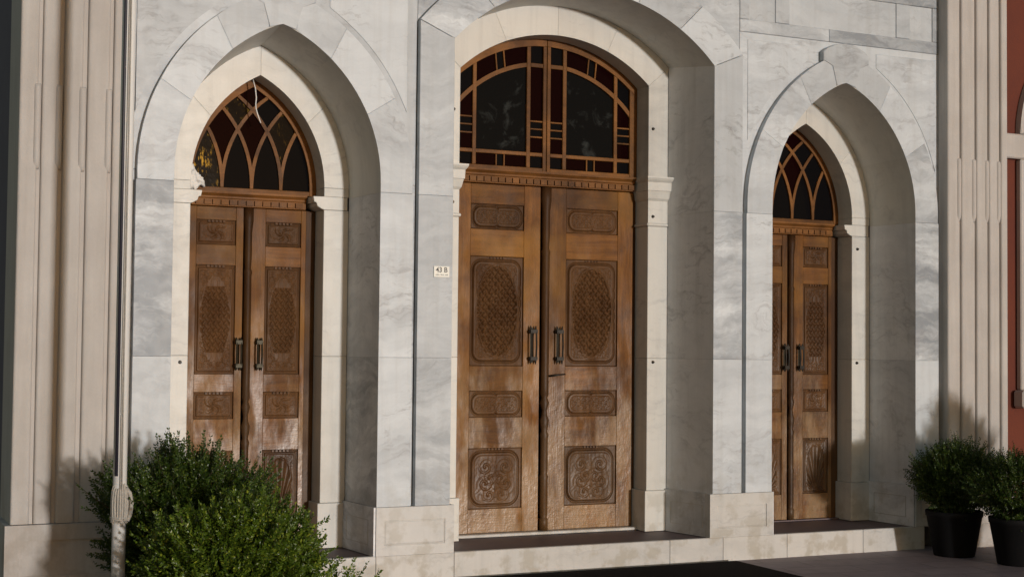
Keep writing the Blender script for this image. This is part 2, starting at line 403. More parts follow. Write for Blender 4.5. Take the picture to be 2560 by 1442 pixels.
# centre arch
RO = arc_round(1.55, 2.887, 1.131)
def RB(n=14, t0=0., t1=1.):
    return [(1.83*math.sin(a), 2.887+1.83*math.cos(a)) for a in [math.asin(1.403/1.83)*(1-(t0+(t1-t0)*i/n)) for i in range(n+1)]]
RFo = lambda n=14, t0=0., t1=1.: [(1.536*math.sin(a), 2.877+1.536*math.cos(a)) for a in [math.asin(1.0357/1.536)*(1-(t0+(t1-t0)*i/n)) for i in range(n+1)]]
for sx in (-1, 1):
    jamb(0, sx, 1.131, 1.403)
    reveals(0, sx, 1.131, 1.0357)
    top = RO(1, 0, 0)[0]
    prism('marble_slab', [(sx*1.131, 2.78+g_), (sx*1.403, 2.78+g_), (sx*1.403, RB(1,0,0)[0][1]-.005), (sx*1.131, top[1]-.003)], YB, YW-.001, M_MARB, B, .003)
    loft_piece([(1.131, 2.78+g_), (1.131, top[1])], [(1.0357, 2.78+g_), (1.0357, RFo(1,0,0)[0][1])], YB+.004, YR, 0, sx, 'reveal_slab', M_MARBG)
    cut = [0, .33, .66, 1.]
    for t0, t1 in zip(cut, cut[1:]):
        ring_piece(RB(8, t0, t1-.002), RO(8, t0, t1-.002), 0, YB, YW-.001, 'voussoir', M_MARB, .003, sx)
        loft_piece(RO(8, t0, t1), RFo(8, t0, t1), YB+.004, YR, 0, sx, 'soffit_stone', M_MARBW)  # lighter cream marble: light from below put into the soffit colour

# inner frames (architraves): plinth, shaft, capital, upper stone, voussoirs
def frame_side(ox, sx, hi, ho, centre):
    Y1 = .80
    zc = 3.09 if centre else 2.785
    box_ = lambda n_, a, c, y0, z0, z1, bev=.003: box(n_, min(ox+sx*a, ox+sx*c), max(ox+sx*a, ox+sx*c), y0, Y1, z0, z1, M_MARBW, B, bev)
    box_('frame_plinth', hi-.022, ho-.012, YR-.018, ZF+.001, .52)
    if centre:
        box_('frame_shaft', hi, ho-.001, YR, .521, 1.60-g_)
        box_('frame_shaft', hi, ho-.001, YR, 1.60+g_, 2.685)
        box_('astragal', hi-.014, ho-.001, YR-.016, 2.686, 2.712, .008)
        # moulded capital: slices that flare upwards
        prof = [(2.713,.0),(2.895,.0),(2.915,.018),(2.955,.03),(2.975,.036),(2.978,.044),(3.045,.048),(3.062,.066),(3.078,.076),(3.09,.076)]
        bm = bmesh.new(); rings = []
        for z, e in prof:
            x0, x1 = hi-e*.62, ho-.001+e*.62
            ring = [bm.verts.new((ox+sx*xx, yy, z)) for xx, yy in ((x0, YR-e), (x1, YR-e), (x1, Y1), (x0, Y1))]; rings.append(ring)
        for a, c in zip(rings, rings[1:]):
            for k in range(4): bm.faces.new((a[k], a[(k+1) % 4], c[(k+1) % 4], c[k]))
        bm.faces.new(rings[0]); bm.faces.new(rings[-1]); bmesh.ops.recalc_face_normals(bm, faces=bm.faces)
        from_bm('capital', bm, M_MARBW, B)
        prism('frame_shaft', [(ox+sx*hi, 3.091), (ox+sx*(ho-.001), 3.091), (ox+sx*(ho-.001), RFo(1,0,0)[0][1]-.001), (ox+sx*hi, 3.845)], YR, Y1, M_MARBW, B, .003)
    else:
        box_('frame_shaft', hi, ho-.001, YR, .521, 1.60-g_)
        box_('frame_shaft', hi, ho-.001, YR, 1.60+g_, 2.685)
        # small corbel moulding that juts into the opening
        pr = [(2.687, 0), (2.695, .022), (2.712, .050), (2.73, .056), (2.742, .056), (2.742, .075), (2.775, .082), (2.784, .082), (2.784, 0)]
        prism('corbel', [(ox+sx*(hi-e), z) for z, e in pr] + [(ox+sx*(ho-.01), 2.784), (ox+sx*(ho-.01), 2.687)], YR+.001, Y1, M_MARBW, B, .003)
        box_('frame_shaft', hi, ho-.001, YR, 2.785, 2.85-.001)
for ox in (-SX, SX):
    for sx in (-1, 1):
        frame_side(ox, sx, .4978, .691, False)
        for t0, t1 in ((0, .5), (.5, 1.)):
            ring_piece(arc_pointed(.691, 1.091, 2.85, 9, t0, t1), arc_pointed(.4978, .8885, 2.85, 9, t0, t1), ox, YR, .80, 'frame_voussoir', M_MARBW, .003, sx)
IN = lambda n=14, t0=0., t1=1.: [(1.24*math.sin(a), 2.94+1.24*math.cos(a)) for a in [math.asin(.8471/1.24)*(1-(t0+(t1-t0)*i/n)) for i in range(n+1)]]
for sx in (-1, 1):
    frame_side(0, sx, .8471, 1.0357, True)
    for k, (t0, t1) in enumerate(((0, .5), (.5, 1.))):
        inn, ou = IN(9, t0, t1), RFo(9, t0, t1)
        ring_piece(ou, inn, 0, YR, .80, 'frame_voussoir', M_MARBW, .003, sx)

# field of the wall behind the bands
mid = lambda n=16: arc_pointed(.86, 1.27, 2.85, n)
for ox, inner_s in ((-SX, 1), (SX, -1)):
    for sx in (-1, 1):
        edge = (1.029 if sx == inner_s else 1.075)
        prism('marble_slab', [(ox+sx*.86, .19), (ox+sx*edge, .19), (ox+sx*edge, 1.6-g_), (ox+sx*.86, 1.6-g_)], YW, .12, M_MARB, B, .002)
        prism('marble_slab', [(ox+sx*.86, 1.6+g_), (ox+sx*edge, 1.6+g_), (ox+sx*edge, 2.85-g_), (ox+sx*.86, 2.85-g_)], YW, .12, M_MARB, B, .002)
        a = mid()
        prism('spandrel_slab', [(ox+sx*x, z+g_) for x, z in a] + [(ox, 4.262), (ox+sx*edge, 4.262), (ox+sx*edge, 2.85+g_)], YW, .12, M_MARB, B, .002)
        # thin raised triangular field in the spandrel
        oc = [q for q in arc_pointed(1.05, 1.44, 2.85, 24) if q[0] < edge-.075 and q[0] > .34]
        prism('spandrel_panel', [(ox+sx*x, z) for x, z in oc] + [(ox+sx*oc[-1][0], 4.205), (ox+sx*(edge-.075), 4.205), (ox+sx*(edge-.075), oc[0][1])], YW-.005, YW+.01, M_MARB, B, .004)
for sx in (-1, 1):
    cm = [(1.69*math.sin(a), 2.887+1.69*math.cos(a)) for a in [math.asin(1.27/1.69)*(1-i/16) for i in range(17)]]
    prism('spandrel_slab', [(sx*x, z) for x, z in cm] + [(0, 5.4), (sx*1.404, 5.4), (sx*1.404, cm[0][1]), ], YW, .12, M_MARB, B, .002)
    # frieze over the side bays: rails and stiles round sunk pyramid panels
    xs = [1.407, 1.497, 1.757, 1.895, 3.012, 3.158, 3.408, 3.49]
    def bx(n_, x0, x1, z0, z1, y0=.0515): box(n_, min(sx*x0, sx*x1), max(sx*x0, sx*x1), y0, .12, z0, z1, M_MARB, B, .003)
    bx('frieze_slab', 1.407, 2.30, 4.264, 4.367); bx('frieze_slab', 2.302, 3.49, 4.264, 4.367)
    bx('frieze_slab', 1.407, 3.49, 4.664, 4.80)
    for a, c in ((0,1),(2,3),(4,5),(6,7)): bx('frieze_slab', xs[a], xs[c], 4.369, 4.662)
    for a, c in ((1,2),(3,4),(5,6)):
        x0, x1, z0, z1 = xs[a]+.001, xs[c]-.001, 4.369, 4.662
        bm = bmesh.new(); e = [bm.verts.new((sx*x, .0615, z)) for x, z in ((x0,z0),(x1,z0),(x1,z1),(x0,z1))]; d = (z1-z0)/2
        t = [bm.verts.new((sx*x, .0525, (z0+z1)/2)) for x in ((x0+d, x1-d) if x1-x0 > .5 else ((x0+x1)/2,))]
        if len(t) == 2:
            for f in ((e[0], e[1], t[1], t[0]), (e[1], e[2], t[1]), (e[2], e[3], t[0], t[1]), (e[3], e[0], t[0])): bm.faces.new(f)
        else:
            for i in range(4): bm.faces.new((e[i], e[(i+1) % 4], t[0]))
        bmesh.ops.recalc_face_normals(bm, faces=bm.faces); from_bm('frieze_panel', bm, M_MARB, B)
    bx('marble_slab', 1.407, 3.49, 4.802, 5.4, .05)
bw = [(-4.19, -1.9), (-1.9, .4), (.4, 2.2), (2.2, 4.15)]
for a, c in bw: box('parapet_stone', a+.001, c-.001, -.12, .5, 5.402, 5.75, M_LIME, B, .006)
box('roof_slab', -4.15, 4.14, .5, 8.0, 5.35, 5.5, M_SIDE, B, 0)

# plinth blocks under the piers, each with an incised panel
def plinth(x0, x1, px0, px1, y0=-.012):
    bm = bmesh.new(); xr = [x0, px0, px1, x1]; zr = [ZF+.001, .262, .442, .534]
    pts = [[bm.verts.new((x, y0, z)) for x in xr] for z in zr]
    for i in range(3):
        for j in range(3):
            if (i, j) != (1, 1): bm.faces.new((pts[i][j], pts[i][j+1], pts[i+1][j+1], pts[i+1][j]))
    q = [pts[1][1], pts[1][2], pts[2][2], pts[2][1]]
    r_ = [bm.verts.new((v.co.x, y0+.007, v.co.z)) for v in q]
    for k in range(4): bm.faces.new((q[k], q[(k+1) % 4], r_[(k+1) % 4], r_[k]))
    d = .016; s_ = [bm.verts.new((v.co.x + (d if k in (0,3) else -d), y0+.002, v.co.z + (d if k < 2 else -d))) for k, v in enumerate(r_)]
    for k in range(4): bm.faces.new((r_[k], r_[(k+1) % 4], s_[(k+1) % 4], s_[k]))
    bm.faces.new(s_)
    bk = [bm.verts.new((x, .12, z)) for x, z in ((x0, zr[0]), (x1, zr[0]), (x1, zr[3]-.0), (x0, zr[3]))]
    bm.faces.new(bk[::-1])
    bm.faces.new([pts[0][j] for j in range(4)][::-1] + [bk[0], bk[1]])
    bm.faces.new([pts[3][j] for j in range(4)] + [bk[2], bk[3]])
    bm.faces.new([pts[i][0] for i in range(4)] + [bk[3], bk[0]])
    bm.faces.new([pts[i][3] for i in range(3, -1, -1)] + [bk[1], bk[2]])
    bmesh.ops.recalc_face_normals(bm, faces=bm.faces)
    from_bm('plinth_block', bm, M_PLINTH, B)
for sx in (-1, 1):
    a, c = sorted((sx*1.10, sx*1.700)); pa, pc = sorted((sx*1.17, sx*1.64))
    plinth(a, c, pa, pc)
    plinth(*sorted((sx*3.170, sx*3.472)), *sorted((sx*3.22, sx*3.44)))
# returns of the plinths inside the doorways: a thin ledge on top and an incised rectangle below it
for ox, hw, hf in ((-SX, .7396, .691), (0, 1.131, 1.0357), (SX, .7396, .691)):
    for sx in (-1, 1):
        bm = bmesh.new()
        fx = lambda y, e: ox + sx*(hw - .02 - (hw-hf)*y/YR - e)
        def strip(ya, yc, z0, z1, e):
            v = [bm.verts.new((fx(y, ee), y, z)) for y in (ya, yc) for z in (z0, z1) for ee in (-.004, e)]
            for f in ((0,1,3,2),(4,6,7,5),(0,4,5,1),(2,3,7,6),(1,5,7,3),(0,2,6,4)): bm.faces.new([v[k] for k in f])
        for q in ((.09,.47,.262,.267),(.09,.47,.437,.442),(.09,.096,.267,.437),(.464,.47,.267,.437)): strip(*q, .0025)
        bmesh.ops.recalc_face_normals(bm, faces=bm.faces)
        from_bm('plinth_moulding', bm, M_PLINTH, B)

# dark bolts on the frames
for x, z in ((.889, 3.491), (.892, 2.766), (.901, 1.569), (-.901, 3.518), (-.902, 2.798), (-2.988, 1.553), (2.991, 2.574), (2.985, 1.570)):
    bm = bmesh.new(); bmesh.ops.create_cone(bm, cap_ends=True, segments=12, radius1=.014, radius2=.009, depth=.016, matrix=Matrix.Translation((x, YR-.007, z)) @ Matrix.Rotation(PI/2, 4, 'X'))
    from_bm('bolt', bm, M_IRON, B)

# ribbed pilasters at both ends
for sx in (-1, 1):
    ed = [3.47, 3.60, 3.625, 3.765, 3.795, 3.915, 3.94, 4.05, 4.075, 4.15 if sx > 0 else 4.19]
    a, c = sorted((sx*3.475, sx*(ed[-1]-.004)))
    box('pilaster_core', a, c, -.044, .5, .525, 5.40, M_LIME, B, 0)
    for i in range(0, 10, 2):
        a, c = sorted((sx*ed[i], sx*ed[i+1]))
        bm = bmesh.new(); bm_box(bm, a, c, -.072, .0 if 0 < i < 8 else .05, .527, 5.40)
        es = [e for e in bm.edges if abs(e.verts[0].co.y+.072) < 1e-6 and abs(e.verts[1].co.y+.072) < 1e-6 and abs(e.verts[0].co.z-e.verts[1].co.z) > 1]
        bmesh.ops.bevel(bm, geom=es, offset=.016, segments=3, affect='EDGES', profile=.5)
        from_bm('pilaster_shaft', bm, M_LIME, B)
    for i in range(1, 8, 2):
        a, c = sorted((sx*(ed[i]-.034), sx*(ed[i+1]-.004))) if sx < 0 else sorted((sx*(ed[i]-.034), sx*(ed[i+1]-.004)))
        if sx < 0: a, c = sx*(ed[i+1]+.030), sx*(ed[i]+.004)
        w = c-a; xm = (a+c)/2
        # rounded bead that stops the groove, with a curved foot
        prof = [(2.80,.15),(2.815,.55),(2.84,.85),(2.875,1.),(3.32,1.),(3.345,.9),(3.352,.6)]
        bm = bmesh.new(); rings = []
        for z, s in prof:
            rings.append([bm.verts.new((xm + w/2*(math.cos(t))*(.75+.25*s), -.05 - .036*s*math.sin(t), z)) for t in [PI*k/8 for k in range(9)]])
        for r0, r1 in zip(rings, rings[1:]):
            for k in range(8): bm.faces.new((r0[k], r0[k+1], r1[k+1], r1[k]))
        bm.faces.new(rings[0]); bm.faces.new(rings[-1]); bmesh.ops.recalc_face_normals(bm, faces=bm.faces)
        from_bm('groove_stop', bm, M_LIME, B, True)
    x0, x1 = sorted((sx*3.45, sx*(ed[-1]+.035)))
    # base block with a sunk panel
    bm = bmesh.new(); xr = [x0, x0+.09, x1-.09, x1]; zr = [-.05, .20, .425, .524]; y0 = -.105
    pts = [[bm.verts.new((x, y0, z)) for x in xr] for z in zr]
    for i in range(3):
        for j in range(3):
            if (i, j) != (1, 1): bm.faces.new((pts[i][j], pts[i][j+1], pts[i+1][j+1], pts[i+1][j]))
    q = [pts[1][1], pts[1][2], pts[2][2], pts[2][1]]; r_ = [bm.verts.new((v.co.x, y0+.014, v.co.z)) for v in q]
    for k in range(4): bm.faces.new((q[k], q[(k+1) % 4], r_[(k+1) % 4], r_[k]))
    bm.faces.new(r_)
    bk = [bm.verts.new((x, .5, z)) for x, z in ((x0, zr[0]), (x1, zr[0]), (x1, zr[3]), (x0, zr[3]))]
    bm.faces.new(bk[::-1]); bm.faces.new([pts[0][j] for j in range(4)][::-1] + [bk[0], bk[1]]); bm.faces.new([pts[3][j] for j in range(4)] + [bk[2], bk[3]])
    bm.faces.new([pts[i][0] for i in range(4)] + [bk[3], bk[0]]); bm.faces.new([pts[i][3] for i in range(3, -1, -1)] + [bk[1], bk[2]])
    bmesh.ops.recalc_face_normals(bm, faces=bm.faces); from_bm('pilaster_base', bm, M_LIME, B)
box('side_wall', -4.186, -4.0, .5, 8.0, 0, 5.36, M_SIDE, B, 0)
box('side_wall', 4.0, 4.13, .5, 8.0, 0, 5.36, M_SIDE, B, 0)
box('back_wall', -4.0, 4.0, 1.1, 1.3, 0, 5.35, M_SIDE, B, 0)

# ------------------------------------------------------------------ doors
def carve(kind, w, h, nx, nz):
    """heights (m, towards the viewer) of a carved board w x h"""
    X, Z = np.meshgrid(np.linspace(-w/2, w/2, nx), np.linspace(-h/2, h/2, nz))
    sm = lambda t: np.clip(t, 0, 1)**2*(3-2*np.clip(t, 0, 1))
    def rr(cx, cz, hw, hh, r):
        qx, qz = np.abs(X-cx)-hw+r, np.abs(Z-cz)-hh+r
        return np.minimum(np.maximum(qx, qz), 0) + np.hypot(np.maximum(qx, 0), np.maximum(qz, 0)) - r
    scroll = .0040*np.sin(X*150 + 1.6*np.sin(Z*95))*np.cos(Z*120 + 1.5*np.sin(X*110))
    leafy = np.abs(X)*150 + Z*95; leaf = .003*np.abs(np.sin(leafy*.55 + .9*np.sin(Z*60)))
    H = np.zeros_like(X)
    if kind == 'weave':
        wav = .006*np.maximum(0, np.sin(Z*2*PI/.085))*(np.abs(Z) < h*.28)
        d = rr(-.004, 0, w/2-.026, h/2-.036, .075) + np.where(X > w*.3, wav, 0)
        H = -.012*sm(1-np.abs(d-.004)/.012) + .010*sm(-d/.012) - .004*sm((-d-.026)/.01) + (scroll*.9)*sm((-d-.03)/.01)
        e = np.sqrt((X/(w*.385))**2 + (Z/(h*.418))**2)
        H += .008*np.exp(-((e-1.)/.035)**2) - .005*sm((.975-e)/.03)
        a = (X*1.15+Z)/.062; b = (X*1.15-Z)/.062
        par = (np.floor(a)+np.floor(b)) % 2
        fa, fb = a-np.floor(a), b-np.floor(b)
        rid = np.where(par > .5, np.sin(PI*fb)**1.3*np.minimum(1, 5*np.minimum(fa, 1-fa)+.3), .8*np.sin(PI*fa)**1.3*np.minimum(1, 5*np.minimum(fb, 1-fb)+.3))
        H += .024*rid*(e < .955) - .012*(e < .955)
    elif kind == 'weave_side':
        d = np.maximum(np.abs(X)-w/2+.014, np.abs(Z)-h/2+.018)
        H = -.010*sm(1-np.abs(d)/.008) + .006*sm(-d/.01) - .004*sm((-d-.014)/.008)
        e = np.abs(X)/(w*.40) + 0; t = np.clip(1-(np.abs(Z)/(h*.40))**1.6, 0, 1); e = np.where(t > 0, np.abs(X)/(w*.40*np.sqrt(np.maximum(t, 1e-4))), 9)
        H += .004*np.exp(-((e-1)/.07)**2) + scroll*1.2*(e > 1.05)*sm((-d-.02)/.01)
        a = (X*1.3+Z)/.052; b = (X*1.3-Z)/.052; par = (np.floor(a)+np.floor(b)) % 2; fa, fb = a-np.floor(a), b-np.floor(b)
        H += (.020*np.where(par > .5, np.sin(PI*fb)**1.3, .8*np.sin(PI*fa)**1.3) - .010)*(e < .93)*(np.abs(Z) < h*.30)
        H += leaf*(e < .93)*(np.abs(Z) >= h*.30)
    elif kind == 'double':
        d1 = rr(-w*.19, 0, w*.265, h*.41, h*.34); d2 = rr(w*.19, 0, w*.265, h*.41, h*.34); d = np.minimum(d1, d2)
        H = -.010*sm(1-np.abs(d-.004)/.010) + .009*sm(-d/.01) - .004*sm((-d-.02)/.008)
        H += .0035*np.exp(-((d1+.026)/.005)**2) + .0035*np.exp(-((d2+.026)/.005)**2)
        H -= .006*np.exp(-(X/.006)**2)*(np.abs(Z) > h*.24)
        H += scroll*1.0*sm((-d-.034)/.008)
    elif kind == 'scroll':
        d = rr(-.004, 0, w/2-.028, h/2-.03, .09)
        H = -.012*sm(1-np.abs(d-.004)/.012) + .010*sm(-d/.012) - .004*sm((-d-.022)/.01)
        H += .006*np.exp(-(X/.005)**2)*(np.abs(Z+.01) < h*.30)
        for cx, cz, s in ((.085,.09,1),(-.085,.09,-1),(.09,-.04,-1),(-.09,-.04,1),(.055,-.13,1),(-.055,-.13,-1),(.045,.0,1),(-.045,.0,-1)):
            r = np.hypot(X-cx, Z-cz); t = np.arctan2(Z-cz, (X-cx)*s)
            H += .009*np.maximum(0, np.sin(r*140 - t*1.0))*np.exp(-(r/.06)**2)*sm((-d-.02)/.01)
        H += leaf*.35*sm((-d-.03)/.01)
    elif kind == 'floral':
        d = np.maximum(np.abs(X)-w/2+.014, np.abs(Z)-h/2+.016)
        H = -.009*sm(1-np.abs(d)/.008) + .006*sm(-d/.01) - .004*sm((-d-.012)/.008)
        r = np.hypot(X, Z*1.3); t = np.arctan2(Z, X)
        H += .010*np.maximum(0, np.sin(t*4+r*60))*np.exp(-(r/.085)**2)*sm((-d-.01)/.01) + scroll*.6*sm((-d-.02)/.01)
    elif kind == 'fan':
        d = np.maximum(np.abs(X)-w/2+.014, np.abs(Z)-h/2+.016)
        H = -.009*sm(1-np.abs(d)/.008) + .006*sm(-d/.01) - .004*sm((-d-.012)/.008)
        zz = Z-h*.02; e = np.hypot(X/(w*.33), np.maximum(zz, zz*.55)/(h*.36)); t = np.arctan2(X, Z+h*.45)
        H += (.008*np.sin(t*26) + .002)*(e < 1) + .004*np.exp(-((e-1)/.07)**2)
        H += scroll*.7*(e > 1.1)*sm((-d-.02)/.01)
    return X, Z, H
PANELS = {}
def carved(kind, w, h, res=.0042):
    key = (kind, round(w, 3), round(h, 3))
    if key not in PANELS:
        nx, nz = max(12, int(w/res)), max(12, int(h/res)); X, Z, H = carve(kind, w, h, nx, nz)
        H[0, :] = H[-1, :] = -.014; H[:, 0] = H[:, -1] = -.014
        v = np.stack([X.ravel(), -H.ravel(), Z.ravel()], 1)
        i = np.arange(nz*nx).reshape(nz, nx); f = np.stack([i[:-1,:-1].ravel(), i[:-1,1:].ravel(), i[1:,1:].ravel(), i[1:,:-1].ravel()], 1)
        me = bpy.data.meshes.new('carved_panel'); me.from_pydata(v.tolist(), [], f.tolist()); me.materials.append(M_WC); me.shade_smooth()
        PANELS[key] = me
    return PANELS[key]

def leaf(ox, x0, x1, px0, px1, rows, ztop, zbot, kinds, label=None):
    """one door leaf: backing board, two stiles, rails between the panels, carved panels"""
    o = box('door_leaf', x0, x1, .757, .80, zbot, ztop, M_WD, B, 0)
    YS = YD-.002
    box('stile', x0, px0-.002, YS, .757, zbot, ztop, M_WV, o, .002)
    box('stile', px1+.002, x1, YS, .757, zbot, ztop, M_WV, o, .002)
    edges = [ztop] + [z for r in rows for z in r] + [zbot]
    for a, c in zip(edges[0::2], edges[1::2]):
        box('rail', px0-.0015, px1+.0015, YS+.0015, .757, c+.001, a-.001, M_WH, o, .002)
    for (z1, z0), k in zip(rows, kinds):
        w, h = px1-px0, z1-z0
        q = mesh_obj('carved_panel', carved(k, w, h), None, o); q.location = ((px0+px1)/2, YD+.006, (z0+z1)/2)
        if k != 'double':                          # row of little pegs carved above the field
            for j in range(-2, 3):
                pz = z1-.012 if k.startswith('weave') and ox == 0 else z1-.008
                bm = bmesh.new(); bm_box(bm, (px0+px1)/2+j*.028-.008, (px0+px1)/2+j*.028+.008, YD-.004, YD+.004, pz-.007, pz+.007)
                from_bm('peg', bm, M_WC, o)
    return o
def mullion(x, z0, z1, r, par):
    pr = []
    t = z1-z0
    pr = [(r*1.05, z0), (r*1.05, z0+.09), (r*.8, z0+.10), (r*.95, z0+.13), (r*.95, z0+.40), (r*1.05, z0+.43), (r*.8, z0+.45), (r*.9, z0+.48), (r*.9, z0+.73), (r*1.08, z0+.76),
          (r*.72, z0+.79), (r*.95, z0+.83), (r*1.1, z0+.88), (r*.7, z0+.92), (r*.6, z0+.96), (r*1.1, z0+1.02), (r*.7, z0+1.06), (r*1.0, z0+1.09), (r*.95, z0+1.15),
          (r*.95, z0+t*.80), (r*1.1, z0+t*.81), (r*.8, z0+t*.82), (r*.95, z0+t*.86), (r*.95, z0+t*.93), (r*1.25, z0+t*.96), (r*1.25, z1-.001)]
    lathe('turned_post', pr, x, YD-.004, M_WD, par, 20, (z0+1.15, z0+t*.79))
def pull(x, z0, z1, par, mat, wide=.05):
    """upright double-bar handle on spiked end plates"""
    h = empty('handle', (0,0,0)); h.parent = par
    C.objects.unlink(h); bpy.data.objects.remove(h)
    bm = bmesh.new(); zc = (z0+z1)/2; hh = (z1-z0)/2
    for s in (-1, 1):
        bm_tube(bm, [(x+s*wide*.34, YD-.045, zc-hh*.70), (x+s*wide*.34, YD-.052, zc), (x+s*wide*.34, YD-.045, zc+hh*.70)], .0075, 8)
    for s in (-1, 1):
        zz = zc+s*hh*.70
        bm_box(bm, x-wide*.5, x+wide*.5, YD-.052, YD-.001, zz-.014, zz+.014)
        for k in (-1, 0, 1):
            bm_tube(bm, [(x+k*wide*.36, YD-.03, zz), (x+k*wide*.36, YD-.03, zz+s*hh*(.2 if k else .12)), (x+k*wide*.40, YD-.03, zz+s*hh*(.30 if k else .14))], [.010, .008, .002], 8)
        bm_tube(bm, [(x-wide*.62, YD-.03, zz), (x+wide*.62, YD-.03, zz)], [.009, .009], 8)
    bmesh.ops.recalc_face_normals(bm, faces=bm.faces)
    o = from_bm('handle', bm, mat, par)
    bm = bmesh.new(); bm_box(bm, x-wide*.22, x+wide*.22, YD-.006, YD-.0022, zc-hh*.92, zc+hh*.9)
    from_bm('handle_plate', bm, M_BRASS, par)

# centre double door
rows_c = [(2.815, 2.615), (2.40, 1.53), (1.333, 1.124), (.881, .404)]
kc = ['double', 'weave', 'double', 'scroll']
LL = leaf(0, -.806, -.048, -.661, -.196, rows_c, 2.975, ZF+.026, kc)
LR = leaf(0, .018, .812, .190, .668, rows_c, 2.975, ZF+.026, kc)
mullion(.000, ZF+.026, 2.975, .036, LR)
pull(-.118, 1.545, 1.855, LL, M_IRON, .062); pull(.120, 1.545, 1.855, LR, M_IRON, .062)
tube('lever', [(.045, YD-.012, 1.452), (.05, YD-.05, 1.453), (.10, YD-.055, 1.462), (.165, YD-.05, 1.466)], [.009, .008, .007, .006], M_IRON, LR)
box('jamb_post', .814, .845, .752, .79, ZF+.02, 2.975, M_WD, B, .002)
box('jamb_post', -.845, -.808, .752, .79, ZF+.02, 2.975, M_WD, B, .002)
box('threshold', -.85, .85, .66, .798, ZF, ZF+.024, M_PLINTH, B, .006)

# side double doors
rows_s = [(2.59, 2.41), (2.26, 1.465), (1.333, 1.138), (.905, .42)]
ks = ['floral', 'weave_side', 'floral', 'fan']
for ox in (-SX, SX):
    A = leaf(ox, ox-.470, ox-.058, ox-.405, ox-.115, rows_s, 2.688, ZF+.012, ks)
    Bf = leaf(ox, ox-.002, ox+.42, ox+.112, ox+.382, rows_s, 2.688, ZF+.012, ks)
    mullion(ox-.022, ZF+.012, 2.688, .030, Bf)
    pull(ox-.088, 1.49, 1.735, A, M_BRASS if ox < 0 else M_IRON, .046); pull(ox+.068, 1.49, 1.735, Bf, M_BRASS if ox < 0 else M_IRON, .046)
    box('jamb_post', ox+.422, ox+.497, .748, .79, ZF+.01, 2.688, M_WD, B, .002)
    box('jamb_post', ox-.497, ox-.472, .748, .79, ZF+.01, 2.688, M_WD, B, .002)
    box('threshold', ox-.497, ox+.497, .70, .798, ZF, ZF+.010, M_FLOOR, B, .0)

# wooden cornices with dentils
def cornice(x0, x1, zb, zt, yf):
    bm = bmesh.new(); h = zt-zb
    prof = [(yf+.030, zb), (yf+.022, zb+.004), (yf+.022, zb+h*.50), (yf+.012, zb+h*.56), (yf+.012, zb+h*.68), (yf-.004, zb+h*.80), (yf-.012, zb+h*.86), (yf-.012, zt), (.798, zt), (.798, zb)]
    a = [bm.verts.new((x0, y, z)) for y, z in prof]; c = [bm.verts.new((x1, y, z)) for y, z in prof]
    for i in range(len(prof)): bm.faces.new((a[i], a[(i+1) % len(prof)], c[(i+1) % len(prof)], c[i]))
    bm.faces.new(a); bm.faces.new(c[::-1]); bmesh.ops.recalc_face_normals(bm, faces=bm.faces)
    o = from_bm('cornice', bm, M_WF, B)
    p = .0625; n = int((x1-x0)/p); xx = (x0+x1)/2 - (n-1)*p/2
    bm = bmesh.new(); bm_box(bm, -.0265, .0265, yf+.006, yf+.0215, -h*.17, h*.17); me = bpy.data.meshes.new('dentil'); bm.to_mesh(me); bm.free()
    for i in range(n):
        d = mesh_obj('dentil', me, M_WF, o); d.location = (xx+i*p, 0, zb+h*.27)
cornice(-.835, .800, 2.978, 3.092, .672)
for ox in (-SX, SX): cornice(ox-.455, ox+.405, 2.690, 2.797, .682)

